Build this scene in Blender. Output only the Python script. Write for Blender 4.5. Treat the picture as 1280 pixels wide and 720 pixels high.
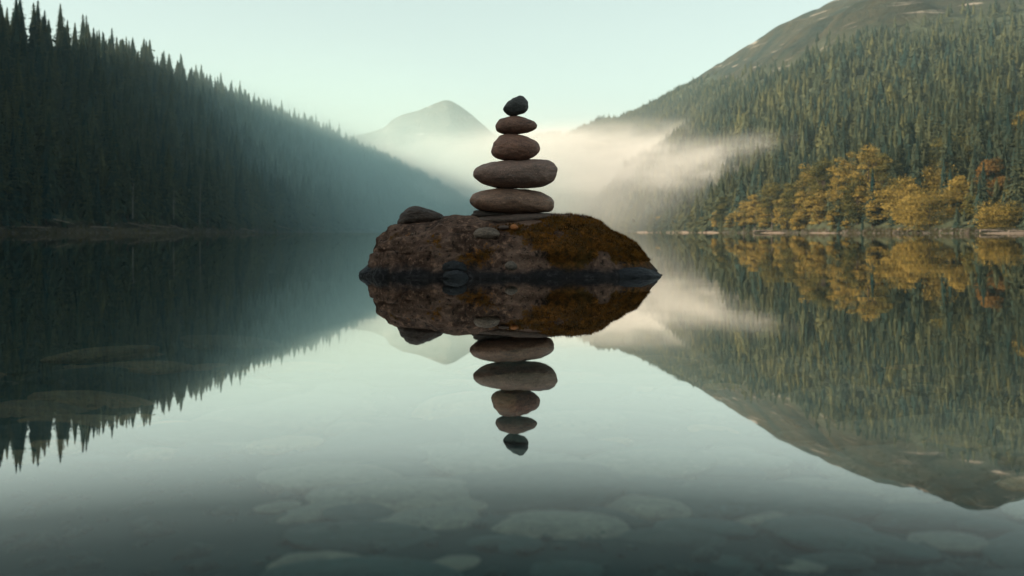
import bpy, math, random
import numpy as np
from mathutils import Vector, noise as mn

R = math.radians
sc = bpy.context.scene
for o in list(bpy.data.objects):
    bpy.data.objects.remove(o)
col = sc.collection

# ------------------------------------------------------------------ camera, sky, sun, exposure
H = 0.232                      # eye height over the water
F = 1372.0                     # focal length in photograph pixels (1280 wide)
HZ = 290.5                     # horizon row
cd = bpy.data.cameras.new('camera')
cam = bpy.data.objects.new('camera', cd)
col.objects.link(cam)
cam.location = (0, 0, H)
cam.rotation_euler = (R(90), 0, 0)
cd.sensor_width = 36
cd.lens = 36 * F / 1280
cd.shift_y = -(360 - HZ) / 1280
cd.clip_start = 0.05
cd.clip_end = 20000
cd.dof.use_dof = True
cd.dof.focus_distance = 5.75
cd.dof.aperture_fstop = 4.2
sc.camera = cam

SUN_EL, SUN_AZ = 20.0, -101.0   # azimuth measured from the view direction, left negative
w = bpy.data.worlds.new('World')
sc.world = w
w.use_nodes = True
nt = w.node_tree
bg = nt.nodes['Background']
sky = nt.nodes.new('ShaderNodeTexSky')
sky.sky_type = 'NISHITA'
sky.sun_disc = False
sky.sun_elevation = R(SUN_EL)
sky.sun_rotation = R(SUN_AZ)
sky.air_density = 1.0
sky.dust_density = 1.5
sky.ozone_density = 1.0
tintn = nt.nodes.new('ShaderNodeMixRGB')
tintn.blend_type = 'MULTIPLY'
tintn.inputs[0].default_value = 1.0
tintn.inputs[2].default_value = (0.93, 1.0, 0.88, 1)
hsv = nt.nodes.new('ShaderNodeHueSaturation')
hsv.inputs['Saturation'].default_value = 0.46
nt.links.new(sky.outputs[0], hsv.inputs['Color'])
nt.links.new(hsv.outputs[0], tintn.inputs[1])
nt.links.new(tintn.outputs[0], bg.inputs[0])
bg.inputs[1].default_value = 0.10

sl = bpy.data.lights.new('sun', 'SUN')
sl.energy = 5.0
sl.angle = R(0.5)
sl.color = (1.0, 0.79, 0.57)
sun = bpy.data.objects.new('sun', sl)
col.objects.link(sun)
sd = Vector((math.sin(R(SUN_AZ)) * math.cos(R(SUN_EL)), math.cos(R(SUN_AZ)) * math.cos(R(SUN_EL)), math.sin(R(SUN_EL))))
sun.rotation_euler = (-sd).to_track_quat('-Z', 'Y').to_euler()
sun.location = sd * 300

vs = sc.view_settings
vs.view_transform = 'Standard'
vs.look = 'None'
vs.gamma = 1.0
vs.exposure = 1.15
vs.use_curve_mapping = False
sc.render.engine = 'CYCLES'
cy = sc.cycles
cy.use_denoising = True
try:
    cy.denoiser = 'OPENIMAGEDENOISE'
except Exception:
    pass
cy.max_bounces = 6
cy.diffuse_bounces = 2
cy.glossy_bounces = 3
cy.transparent_max_bounces = 12
cy.volume_bounces = 1
cy.volume_step_rate = 1.0
cy.volume_max_steps = 128
cy.caustics_reflective = False
cy.caustics_refractive = False


# ------------------------------------------------------------------ helpers
def at(px, Y, d):
    """world point of a photograph pixel at a distance"""
    return ((px - 640) / F * d, d, H + (HZ - Y) / F * d)


def tag(o, label=None, cat=None, group=None, kind=None):
    if label: o['label'] = label
    if cat: o['category'] = cat
    if group: o['group'] = group
    if kind: o['kind'] = kind
    return o


def make_mesh(name, v, f, mat=None, attrs=None, smooth=False):
    v = np.asarray(v, dtype=np.float32).reshape(-1, 3)
    me = bpy.data.meshes.new(name)
    f = np.asarray(f, dtype=np.int32)
    k = f.shape[1]
    me.vertices.add(len(v))
    me.vertices.foreach_set('co', v.ravel())
    me.loops.add(f.size)
    me.loops.foreach_set('vertex_index', f.ravel())
    me.polygons.add(len(f))
    me.polygons.foreach_set('loop_start', np.arange(0, f.size, k, dtype=np.int32))
    if attrs:
        for an, av in attrs.items():
            a = me.attributes.new(an, 'FLOAT', 'POINT')
            a.data.foreach_set('value', np.asarray(av, dtype=np.float32))
    me.update(calc_edges=True)
    me.validate()
    if mat: me.materials.append(mat)
    if smooth:
        me.polygons.foreach_set('use_smooth', np.ones(len(me.polygons), dtype=bool))
    return me


def link(name, me, parent=None, loc=None):
    o = bpy.data.objects.new(name, me)
    col.objects.link(o)
    if parent: o.parent = parent
    if loc is not None: o.location = loc
    return o


def empty(name, loc=(0, 0, 0)):
    o = bpy.data.objects.new(name, None)
    o.empty_display_size = 0.2
    col.objects.link(o)
    o.location = loc
    return o


def copy_tree(root):
    c = root.copy()
    col.objects.link(c)
    for ch in root.children:
        k = ch.copy()
        col.objects.link(k)
        k.parent = c
    return c


def grid_faces(n, m):
    i, j = np.meshgrid(np.arange(n - 1), np.arange(m - 1), indexing='ij')
    a = (i * m + j).ravel()
    return np.stack([a, a + m, a + m + 1, a + 1], 1)


class NG:
    """small node-tree writer"""
    def __init__(s, name):
        s.m = bpy.data.materials.new(name)
        s.m.use_nodes = True
        s.t = s.m.node_tree
        s.t.nodes.clear()
        s.out = s.t.nodes.new('ShaderNodeOutputMaterial')

    def n(s, kind, **kw):
        x = s.t.nodes.new(kind)
        for k, v in kw.items():
            if k.startswith('_'):
                x.inputs[k[1:].replace('_', ' ')].default_value = v
            else:
                setattr(x, k, v)
        return x

    def l(s, a, b):
        s.t.links.new(a, b)

    def noise(s, vec, scale, detail=4, rough=0.55, dist=0.0):
        x = s.n('ShaderNodeTexNoise')
        x.inputs['Scale'].default_value = scale
        x.inputs['Detail'].default_value = detail
        x.inputs['Roughness'].default_value = rough
        x.inputs['Distortion'].default_value = dist
        if vec is not None: s.l(vec, x.inputs['Vector'])
        return x.outputs['Fac']

    def ramp(s, fac, stops):
        x = s.n('ShaderNodeValToRGB')
        e = x.color_ramp.elements
        while len(e) < len(stops): e.new(0.5)
        for i, (p, c) in enumerate(stops):
            e[i].position = p
            e[i].color = c if len(c) == 4 else (*c, 1)
        s.l(fac, x.inputs[0])
        return x.outputs[0]

    def mix(s, fac, a, b, mode='MIX'):
        x = s.n('ShaderNodeMixRGB', blend_type=mode)
        for i, v in enumerate((fac, a, b)):
            if hasattr(v, 'is_linked'):
                s.l(v, x.inputs[i])
            else:
                x.inputs[i].default_value = v if i == 0 else ((*v, 1) if len(v) == 3 else v)
        return x.outputs[0]

    def math(s, op, a, b=None, clamp=False):
        x = s.n('ShaderNodeMath', operation=op, use_clamp=clamp)
        for i, v in enumerate((a, b)):
            if v is None: continue
            if hasattr(v, 'is_linked'): s.l(v, x.inputs[i])
            else: x.inputs[i].default_value = v
        return x.outputs[0]

    def maprange(s, v, a, b, c, d):
        x = s.n('ShaderNodeMapRange', interpolation_type='SMOOTHSTEP')
        s.l(v, x.inputs['Value'])
        for k, q in zip(('From Min', 'From Max', 'To Min', 'To Max'), (a, b, c, d)):
            x.inputs[k].default_value = q
        return x.outputs[0]

    def attr(s, name):
        return s.n('ShaderNodeAttribute', attribute_name=name).outputs['Fac']

    def pos(s):
        return s.n('ShaderNodeTexCoord').outputs['Object']

    def sep(s, v):
        x = s.n('ShaderNodeSeparateXYZ')
        s.l(v, x.inputs[0])
        return x.outputs

    def bump(s, h, strength, dist, normal=None):
        x = s.n('ShaderNodeBump')
        x.inputs['Strength'].default_value = strength
        x.inputs['Distance'].default_value = dist
        s.l(h, x.inputs['Height'])
        if normal is not None: s.l(normal, x.inputs['Normal'])
        return x.outputs[0]

    def bsdf(s, color, rough=0.8, normal=None, spec=0.3):
        b = s.n('ShaderNodeBsdfPrincipled')
        if hasattr(color, 'is_linked'): s.l(color, b.inputs['Base Color'])
        else: b.inputs['Base Color'].default_value = (*color, 1)
        if hasattr(rough, 'is_linked'): s.l(rough, b.inputs['Roughness'])
        else: b.inputs['Roughness'].default_value = rough
        b.inputs['Specular IOR Level'].default_value = spec
        if normal is not None: s.l(normal, b.inputs['Normal'])
        s.l(b.outputs[0], s.out.inputs['Surface'])
        return b


# ------------------------------------------------------------------ materials
def foliage_mat(name, dark, light, trans=0.25):
    g = NG(name)
    t = g.attr('tint')
    oi = g.n('ShaderNodeObjectInfo').outputs['Random']
    f = g.math('ADD', t, g.math('MULTIPLY', g.math('SUBTRACT', oi, 0.5), 0.35), clamp=True)
    c = g.ramp(f, [(0.0, dark), (1.0, light)])
    d = g.n('ShaderNodeBsdfDiffuse')
    tr = g.n('ShaderNodeBsdfTranslucent')
    g.l(c, d.inputs[0]); g.l(c, tr.inputs[0])
    m = g.n('ShaderNodeMixShader')
    m.inputs[0].default_value = trans
    g.l(d.outputs[0], m.inputs[1]); g.l(tr.outputs[0], m.inputs[2])
    g.l(m.outputs[0], g.out.inputs['Surface'])
    return g.m


M = {}
M['needles'] = foliage_mat('conifer needles', (0.004, 0.028, 0.035), (0.100, 0.100, 0.044), 0.2)
M['gold'] = foliage_mat('autumn leaves', (0.045, 0.050, 0.018), (0.37, 0.26, 0.068), 0.25)
M['rust'] = foliage_mat('rusty leaves', (0.07, 0.045, 0.016), (0.23, 0.13, 0.04), 0.25)
M['olive'] = foliage_mat('olive leaves', (0.032, 0.042, 0.018), (0.17, 0.14, 0.042), 0.25)


def plain(name, c1, c2, scale, rough=0.9, bump=0.3, bdist=0.02):
    g = NG(name)
    n = g.noise(g.pos(), scale, 6, 0.6)
    c = g.ramp(n, [(0.3, c1), (0.7, c2)])
    g.bsdf(c, rough, g.bump(n, bump, bdist), 0.2)
    return g.m


M['bark'] = plain('bark', (0.03, 0.022, 0.016), (0.08, 0.06, 0.045), 3.0)
M['pale_bark'] = plain('pale weathered wood', (0.07, 0.07, 0.062), (0.20, 0.19, 0.175), 1.2)
M['drift'] = plain('driftwood', (0.09, 0.07, 0.055), (0.24, 0.195, 0.155), 1.5)


def terrain_mat(name, forest, bare1, bare2, streak):
    """forest floor where the 'bare' attribute is 0, alpine grass and pale rock where it is 1"""
    g = NG(name)
    p = g.pos()
    n1 = g.noise(p, 0.02, 6, 0.6)
    n2 = g.noise(p, 0.15, 6, 0.6)
    mp = g.n('ShaderNodeMapping')
    mp.inputs['Scale'].default_value = (0.006, 0.0025, 0.035)
    mp.inputs['Rotation'].default_value = (0.0, 0.35, 0.3)
    g.l(p, mp.inputs['Vector'])
    n3 = g.noise(mp.outputs[0], 3.0, 8, 0.62, 0.6)
    grass = g.mix(g.maprange(n1, 0.35, 0.65, 0, 1), bare1, bare2)
    rockm = g.maprange(n3, 0.58, 0.68, 0, 0.9)
    bare = g.mix(rockm, grass, streak)
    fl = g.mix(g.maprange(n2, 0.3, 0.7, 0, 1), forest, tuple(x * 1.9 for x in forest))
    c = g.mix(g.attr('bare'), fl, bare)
    crag = g.noise(p, 0.045, 7, 0.65, 0.8)
    nb = g.bump(n2, 0.6, 1.5)
    nb = g.bump(g.math('MULTIPLY', crag, g.attr('bare')), 1.0, 14.0, nb)
    g.bsdf(c, 0.95, nb, 0.1)
    return g.m


M['hill'] = terrain_mat('forest floor', (0.022, 0.026, 0.016), (0.035, 0.032, 0.022), (0.075, 0.060, 0.038), (0.20, 0.17, 0.14))
M['mount'] = terrain_mat('mountain', (0.030, 0.036, 0.022), (0.012, 0.020, 0.017), (0.042, 0.037, 0.023), (0.33, 0.29, 0.25))
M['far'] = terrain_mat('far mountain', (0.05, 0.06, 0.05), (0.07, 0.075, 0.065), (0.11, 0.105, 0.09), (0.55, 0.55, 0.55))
M['sand'] = plain('sand', (0.12, 0.09, 0.07), (0.26, 0.205, 0.16), 0.8)


def stone_mat(name, c_dark, c_mid, c_light, warm=None, rough=0.62):
    g = NG(name)
    p = g.pos()
    oi = g.n('ShaderNodeObjectInfo').outputs['Random']
    off = g.n('ShaderNodeVectorMath', operation='ADD')
    g.l(p, off.inputs[0])
    cm = g.n('ShaderNodeCombineXYZ')
    g.l(g.math('MULTIPLY', oi, 7.0), cm.inputs[0]); g.l(g.math('MULTIPLY', oi, 3.0), cm.inputs[2])
    g.l(cm.outputs[0], off.inputs[1])
    q = off.outputs[0]
    mp = g.n('ShaderNodeMapping')
    mp.inputs['Scale'].default_value = (1.0, 1.0, 2.6)
    mp.inputs['Rotation'].default_value = (0, 0.15, 0)
    g.l(q, mp.inputs[0])
    big = g.noise(mp.outputs[0], 9, 5, 0.6, 0.4)
    mid = g.noise(mp.outputs[0], 38, 6, 0.65)
    fine = g.noise(q, 210, 3, 0.6)
    c = g.ramp(big, [(0.28, c_dark), (0.5, c_mid), (0.75, c_light)])
    c = g.mix(g.maprange(mid, 0.40, 0.68, 0, 0.75), c, tuple(min(1, x * 2.0) for x in c_mid))
    lum = sum(c_mid) / 3
    c = g.mix(g.math('MULTIPLY', oi, 0.45), c, (lum * 0.9, lum * 0.88, lum * 0.85))
    vein = g.noise(mp.outputs[0], 6.0, 3, 0.5, 1.2)
    vein = g.math('ABSOLUTE', g.math('SUBTRACT', vein, 0.5))
    c = g.mix(g.maprange(vein, 0.0, 0.012, 0.35, 0), c, c_light)
    c = g.mix(g.maprange(fine, 0.60, 0.70, 0, 0.40), c, tuple(min(1, x * 2.6) for x in c_light))
    c = g.mix(g.maprange(fine, 0.42, 0.34, 0, 0.7), c, (0.012, 0.011, 0.011))
    h = g.math('ADD', g.math('MULTIPLY', mid, 0.6), g.math('MULTIPLY', fine, 0.35))
    nrm = g.bump(h, 0.85, 0.006)
    nrm = g.bump(big, 0.5, 0.012, nrm)
    g.bsdf(c, g.maprange(mid, 0.3, 0.7, rough - 0.12, rough + 0.15), nrm, 0.25)
    return g.m


M['brown_stone'] = stone_mat('brown stone', (0.065, 0.032, 0.020), (0.19, 0.098, 0.062), (0.33, 0.185, 0.125))
M['grey_brown_stone'] = stone_mat('grey brown stone', (0.070, 0.036, 0.027), (0.19, 0.102, 0.075), (0.34, 0.20, 0.15))
M['red_stone'] = stone_mat('red brown stone', (0.070, 0.029, 0.019), (0.195, 0.085, 0.054), (0.34, 0.16, 0.105))
M['umber_stone'] = stone_mat('umber stone', (0.045, 0.022, 0.016), (0.14, 0.070, 0.050), (0.27, 0.145, 0.105))
M['grey_stone'] = stone_mat('dark grey stone', (0.018, 0.019, 0.019), (0.040, 0.040, 0.039), (0.085, 0.078, 0.072))
M['slab_stone'] = stone_mat('weathered slab', (0.035, 0.022, 0.017), (0.070, 0.046, 0.036), (0.11, 0.075, 0.060))
M['boulder'] = stone_mat('grey brown boulder', (0.016, 0.012, 0.010), (0.040, 0.027, 0.022), (0.085, 0.060, 0.048))
M['pale_stone'] = stone_mat('pale lichen stone', (0.05, 0.034, 0.026), (0.11, 0.08, 0.062), (0.22, 0.17, 0.14))
M['orange_stone'] = stone_mat('orange pebble', (0.22, 0.07, 0.012), (0.36, 0.11, 0.018), (0.45, 0.16, 0.03))
M['wet_stone'] = stone_mat('wet slate stone', (0.006, 0.007, 0.009), (0.013, 0.015, 0.019), (0.035, 0.036, 0.040), rough=0.7)
M['bed_stone'] = stone_mat('submerged stone', (0.085, 0.070, 0.060), (0.165, 0.128, 0.105), (0.26, 0.20, 0.16))
M['bed_dark'] = stone_mat('dark submerged stone', (0.012, 0.024, 0.026), (0.022, 0.042, 0.044), (0.045, 0.068, 0.068))
M['bed_rust'] = stone_mat('rusty submerged stone', (0.17, 0.09, 0.055), (0.36, 0.18, 0.10), (0.50, 0.27, 0.16))


def rock_mat():
    g = NG('mossy granite')
    p = g.pos()
    z = g.sep(p)[2]
    moss = g.attr('moss')
    n1 = g.noise(p, 7, 6, 0.6, 0.3)
    n2 = g.noise(p, 34, 6, 0.68)
    n3 = g.noise(p, 150, 4, 0.65)
    vo = g.n('ShaderNodeTexVoronoi')
    vo.inputs['Scale'].default_value = 85
    g.l(p, vo.inputs['Vector'])
    gran = g.ramp(n1, [(0.30, (0.032, 0.017, 0.012)), (0.48, (0.115, 0.066, 0.048)), (0.66, (0.20, 0.125, 0.095))])
    gran = g.mix(g.maprange(n2, 0.52, 0.66, 0, 0.8), gran, (0.36, 0.21, 0.145))
    gran = g.mix(g.maprange(n3, 0.60, 0.70, 0, 0.8), gran, (0.33, 0.25, 0.20))
    gran = g.mix(g.maprange(n2, 0.46, 0.36, 0, 0.85), gran, (0.014, 0.011, 0.010))
    lich = g.maprange(g.noise(p, 19, 6, 0.7, 0.5), 0.66, 0.72, 0, 0.8)
    gran = g.mix(lich, gran, (0.34, 0.28, 0.22))
    ms = g.ramp(n2, [(0.30, (0.020, 0.012, 0.005)), (0.43, (0.072, 0.038, 0.011)), (0.55, (0.165, 0.066, 0.014)), (0.70, (0.34, 0.13, 0.02))])
    ms = g.mix(g.maprange(n1, 0.42, 0.62, 0, 0.75), ms, (0.066, 0.044, 0.013))
    mf = g.math('ADD', moss, g.math('MULTIPLY', g.math('SUBTRACT', n2, 0.5), 1.6))
    mf = g.maprange(mf, 0.40, 0.60, 0, 1)
    c = g.mix(mf, gran, ms)
    # tide mark: the stone stays wet and dark blue up to about a hand above the water
    zz = g.math('ADD', z, g.math('MULTIPLY', g.math('SUBTRACT', n1, 0.5), 0.10))
    wet = g.maprange(zz, 0.02, 0.075, 1, 0)
    wc = g.ramp(n2, [(0.35, (0.006, 0.007, 0.009)), (0.55, (0.014, 0.016, 0.020)), (0.75, (0.05, 0.055, 0.068))])
    c = g.mix(g.math('MULTIPLY', wet, 0.93), c, wc)
    rough = g.maprange(wet, 0, 1, 0.9, 0.55)
    h = g.math('ADD', g.math('MULTIPLY', n2, 0.9), g.math('MULTIPLY', n3, 0.5))
    nrm = g.bump(h, 1.0, 0.026)
    nrm = g.bump(n1, 0.5, 0.02, nrm)
    g.bsdf(c, rough, nrm, 0.14)
    return g.m


M['rock'] = rock_mat()
M['moss'] = foliage_mat('moss tufts', (0.022, 0.015, 0.005), (0.20, 0.085, 0.016), 0.2)


def water_mat():
    g = NG('lake water')
    p = g.n('ShaderNodeNewGeometry').outputs['Position']
    mp = g.n('ShaderNodeMapping')
    mp.inputs['Scale'].default_value = (0.35, 1.0, 1.0)
    g.l(p, mp.inputs[0])
    w1 = g.noise(mp.outputs[0], 0.9, 2, 0.5)
    w2 = g.noise(mp.outputs[0], 7.0, 2, 0.5)
    patch = g.maprange(g.noise(mp.outputs[0], 0.22, 3, 0.5), 0.45, 0.65, 0.25, 1.0)
    nrm = g.bump(w1, 0.14, 0.006)
    nrm = g.bump(g.math('MULTIPLY', w2, patch), 0.12, 0.0012, nrm)
    fr = g.n('ShaderNodeLayerWeight')
    fr.inputs['Blend'].default_value = 0.5
    g.l(nrm, fr.inputs['Normal'])
    refl = g.ramp(fr.outputs['Facing'], [(0.0, (0.02,) * 3), (0.70, (0.022,) * 3), (0.74, (0.08,) * 3), (0.766, (0.16,) * 3), (0.785, (0.32,) * 3), (0.81, (0.55,) * 3), (0.85, (0.74,) * 3), (0.91, (0.86,) * 3), (1.0, (0.96,) * 3)])
    gl = g.n('ShaderNodeBsdfGlossy')
    gl.inputs['Roughness'].default_value = 0.012
    gl.inputs['Color'].default_value = (0.97, 0.95, 0.915, 1)
    g.l(nrm, gl.inputs['Normal'])
    tr = g.n('ShaderNodeBsdfTransparent')
    tr.inputs['Color'].default_value = (0.58, 0.74, 0.72, 1)
    m = g.n('ShaderNodeMixShader')
    g.l(refl, m.inputs[0])
    g.l(tr.outputs[0], m.inputs[1]); g.l(gl.outputs[0], m.inputs[2])
    g.l(m.outputs[0], g.out.inputs['Surface'])
    return g.m


M['water'] = water_mat()
M['bed'] = plain('lake bed silt', (0.006, 0.024, 0.028), (0.016, 0.042, 0.045), 2.5)


def volume_mat(name, color, density, aniso=0.0):
    g = NG(name)
    v = g.n('ShaderNodeVolumePrincipled')
    v.inputs['Color'].default_value = (*color, 1)
    v.inputs['Density'].default_value = density
    v.inputs['Anisotropy'].default_value = aniso
    g.l(v.outputs[0], g.out.inputs['Volume'])
    return g.m


def mist_mat(name, density, seed, scale, lo=0.42, hi=0.62, colour=(0.97, 0.95, 0.92)):
    """uneven mist: noise that thins out towards the rim of the unit ball"""
    g = NG(name)
    p = g.pos()
    ln = g.n('ShaderNodeVectorMath', operation='LENGTH')
    g.l(p, ln.inputs[0])
    fall = g.maprange(ln.outputs['Value'], 0.25, 0.98, 1, 0)
    mp = g.n('ShaderNodeMapping')
    mp.inputs['Location'].default_value = (seed, seed * 2.3, seed * 0.7)
    mp.inputs['Scale'].default_value = scale
    g.l(p, mp.inputs[0])
    n = g.noise(mp.outputs[0], 1.6, 5, 0.6, 0.3)
    d = g.math('MULTIPLY', fall, g.maprange(n, lo, hi, 0.06, 1.0))
    d = g.math('MULTIPLY', d, density)
    v = g.n('ShaderNodeVolumePrincipled')
    v.inputs['Color'].default_value = (*colour, 1)
    g.l(d, v.inputs['Density'])
    g.l(v.outputs[0], g.out.inputs['Volume'])
    return g.m


# ------------------------------------------------------------------ terrain
def fbm(x, y, z, octv=4):
    s, a = 0.0, 1.0
    v = Vector((x, y, z))
    for _ in range(octv):
        s += a * mn.noise(v)
        v = v * 2.03
        a *= 0.5
    return s


def catmull(P, t):
    n = len(P)
    i = int(min(max(t, 0), n - 1.000001))
    f = t - i
    p0, p1, p2, p3 = P[max(i - 1, 0)], P[i], P[min(i + 1, n - 1)], P[min(i + 2, n - 1)]
    return 0.5 * ((2 * p1) + (-p0 + p2) * f + (2 * p0 - 5 * p1 + 4 * p2 - p3) * f * f + (-p0 + 3 * p1 - 3 * p2 + p3) * f ** 3)


class Hill:
    """a hillside lofted from its shoreline to its ridge and down behind it"""
    def __init__(s, shore, ridge, power=1.1, back=180, amp=3.0, bank=1.3, seed=0.0, extra=None):
        s.S = np.array(shore, float)
        s.Rg = np.array(ridge, float)
        s.p, s.back, s.amp, s.bank, s.seed, s.extra = power, back, amp, bank, seed, extra

    def point(s, t, q):
        a, b = catmull(s.S, t), catmull(s.Rg, t)
        dx, dy = b[0] - a[0], b[1] - a[1]
        L = math.hypot(dx, dy)
        if q <= 1:
            x, y = a[0] + dx * q, a[1] + dy * q
            m = q * L
            if m < 0: z = m * 0.25
            else:
                z = s.bank * min(1, m / 5.0) ** 0.7 + (b[2] - s.bank) * max(0, q) ** s.p
            env = min(1, max(0, m) / 60.0) * (1 - 0.75 * max(0, (q - 0.8) / 0.2))
        else:
            k = (q - 1)
            x, y = b[0] + dx / L * k * s.back, b[1] + dy / L * k * s.back
            z = b[2] * (1 - 0.75 * k * k)
            env = 0.25 + k
        z += env * s.amp * fbm(x * 0.011 + s.seed, y * 0.011, 0.3, 3)
        z += min(1, max(0, q) * L / 4.0) * 0.25 * fbm(x * 0.25 + s.seed, y * 0.25, 4.0, 2)
        if s.extra and q > 0: z += s.extra(x, y) * min(1, max(0, q * L - 10) / 160.0)
        return x, y, z

    def mesh(s, name, nt_, nq, mat, bare=None, smooth=True):
        ts = np.linspace(0, len(s.S) - 1, nt_)
        qs = np.concatenate([np.linspace(-0.04, 0.06, 9), np.linspace(0.06, 1.0, nq)[1:], np.linspace(1, 2, 8)[1:]])
        v = np.array([[s.point(t, q) for q in qs] for t in ts])
        bv = None
        if bare: bv = [bare(*p) for p in v.reshape(-1, 3)]
        else: bv = np.zeros(v.shape[0] * v.shape[1])
        me = make_mesh(name, v.reshape(-1, 3), grid_faces(len(ts), len(qs)), mat, {'bare': bv}, smooth)
        return link(name, me)


def px_of(x, y, z):
    return 640 + x / y * F, HZ - (z - H) / y * F


# left hillside: (pixel column, shore distance, ridge row, ridge distance)
LEFT = [(0, 255, 57, 420), (110, 290, 80, 470), (250, 370, 130, 600), (330, 470, 162, 750), (400, 600, 182, 950), (440, 720, 198, 1080),
        (480, 860, 212, 1200), (520, 1000, 231, 1300), (560, 1150, 250, 1380), (590, 1260, 267, 1430), (640, 1400, 282, 1500), (690, 1540, 288, 1600)]
shoreL = [(-125, -320, 0), (-110, -120, 0), (-98, 0, 0), (-98, 90, 0), (-104, 150, 0), (-112, 205, 0)] + [at(p, HZ, d)[:2] + (0,) for p, d, _, _ in LEFT]
ridgeL = [(-265, -320, 112), (-245, -120, 112), (-228, 0, 106), (-218, 110, 84), (-212, 230, 79), (-208, 330, 77)] + [at(p, y, d) for p, _, y, d in LEFT]  # out-of-view near end of the ridge raised to keep the cairn in shade
hillL = Hill(shoreL, ridgeL, 1.0, 160, 3.0, 1.5, 3.1)


def bareL(x, y, z):
    return 1.0 if z < 1.9 else max(0.0, 1 - (z - 1.9) / 0.8)


tag(hillL.mesh('hillside', 220, 40, M['hill'], bareL), kind='structure')

# right mountain
RIGHT = [(1900, 240, -80, 1150), (1600, 240, -60, 1250), (1400, 245, -42, 1300), (1280, 250, -28, 1350), (1200, 262, -21, 1400), (1140, 285, -13, 1430), (1095, 305, -6, 1470), (1050, 332, 5, 1500),
         (1000, 375, 27, 1550), (960, 425, 50, 1600), (920, 490, 77, 1650), (885, 580, 101, 1720), (850, 700, 120, 1800), (800, 900, 144, 1980), (750, 1200, 161, 2150), (700, 1500, 174, 2300), (650, 1680, 181, 2400), (600, 1750, 190, 2500)]
shoreR = [at(p, HZ, d)[:2] + (0,) for p, d, _, _ in RIGHT]
ridgeR = [at(p, y, d) for p, _, y, d in RIGHT]
SPUR = [Vector(at(1085, 62, 960)[:2]), Vector(at(1165, 2, 1180)[:2]), Vector(at(1230, -30, 1380)[:2])]


def spur(x, y):
    p = Vector((x, y))
    best = 1e9
    for a, b in zip(SPUR[:-1], SPUR[1:]):
        ab = b - a
        k = max(0, min(1, (p - a).dot(ab) / ab.length_squared))
        best = min(best, (p - a - ab * k).length)
    rg = 1 - abs(mn.noise(Vector((x * 0.006 + y * 0.002, y * 0.0022, 7.0)))) * 2
    return 22 * math.exp(-(best / 50) ** 2) + 16 * max(0, rg) ** 2 * min(1, max(0, (y - 600) / 400)) + 7 * abs(fbm(x * 0.008, y * 0.008, 9.0, 3))


hillR = Hill(shoreR, ridgeR, 1.12, 260, 9.0, 0.8, 11.7, spur)
TREELINE = np.array([(600, 150), (700, 140), (840, 100), (885, 106), (920, 104), (1000, 76), (1060, 50), (1095, 38), (1130, 40), (1180, 22), (1280, 2), (1500, -60)], float)


def above_treeline(x, y, z):
    if y < 50: return 0.0
    px, Y = px_of(x, y, z)
    t = np.interp(px, TREELINE[:, 0], TREELINE[:, 1]) + 16 * mn.noise(Vector((x * 0.012, y * 0.012, 1.0))) + 10 * mn.noise(Vector((x * 0.05, y * 0.05, 3.0)))
    return float(min(1, max(0, (t - Y) / 26 + 0.5)))


def bareR(x, y, z):
    return above_treeline(x, y, z)


tag(hillR.mesh('mountainside', 300, 110, M['mount'], bareR), kind='structure')

# far peak closing the valley
PEAK = [(380, 176), (420, 172), (450, 167), (478, 160), (492, 148), (510, 142), (528, 136), (545, 129), (560, 126), (572, 131), (588, 143), (603, 156), (618, 168), (640, 184), (680, 205), (740, 225), (820, 250)]
shF = [at(p, HZ, 2350)[:2] + (0,) for p, _ in PEAK]
rgF = [at(p, y, 2950) for p, y in PEAK]
hillF = Hill(shF, rgF, 1.25, 300, 26.0, 2, 5.5)


def bareF(x, y, z):
    return min(1.0, max(0.0, (z - 190) / 60 + 0.5 * mn.noise(Vector((x * .01, y * .01, 2)))))


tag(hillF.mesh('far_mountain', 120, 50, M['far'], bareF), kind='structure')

# valley floor between them, lake bed sheet and water
v = [(-900, 1560, 0.6), (900, 1560, 0.6), (1900, 3400, 4), (-1900, 3400, 4)]
tag(link('valley_floor', make_mesh('valley_floor', v, [[0, 1, 2, 3]], M['hill'], {'bare': [0] * 4})), kind='structure')

bx = np.concatenate([[-2450], np.linspace(-10, 10, 90), [2450]])
by = np.concatenate([[-550], np.linspace(-1, 12, 90), [3650]])
bv = []
for x in bx:
    for y in by:
        z = -0.20 - 0.03 * min(abs(x), 6) - 0.045 * max(0, y - 2) + 0.03 * mn.noise(Vector((x * 1.1, y * 1.1, 0)))
        if abs(x) > 20 or y > 20 or y < -20: z = -2.5
        bv.append((x, y, z))
tag(link('lake_bed', make_mesh('lake_bed', bv, grid_faces(len(bx), len(by)), M['bed'], None, True)), kind='structure')
v = [(-2400, -500, 0), (2400, -500, 0), (2400, 3600, 0), (-2400, 3600, 0)]
tag(link('lake_water', make_mesh('lake_water', v, [[0, 1, 2, 3]], M['water'])), kind='structure')


# ------------------------------------------------------------------ trees
def tube(pts, rads, n=6):
    V, Fc = [], []
    for i, (p, r) in enumerate(zip(pts, rads)):
        d = Vector(pts[min(i + 1, len(pts) - 1)]) - Vector(pts[max(i - 1, 0)])
        d.normalize()
        a = d.orthogonal().normalized()
        b = d.cross(a)
        for k in range(n):
            t = 2 * math.pi * k / n
            V.append(Vector(p) + (a * math.cos(t) + b * math.sin(t)) * r)
    for i in range(len(pts) - 1):
        for k in range(n):
            Fc.append((i * n + k, i * n + (k + 1) % n, (i + 1) * n + (k + 1) % n, (i + 1) * n + k))
    return [tuple(x) for x in V], Fc


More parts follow.
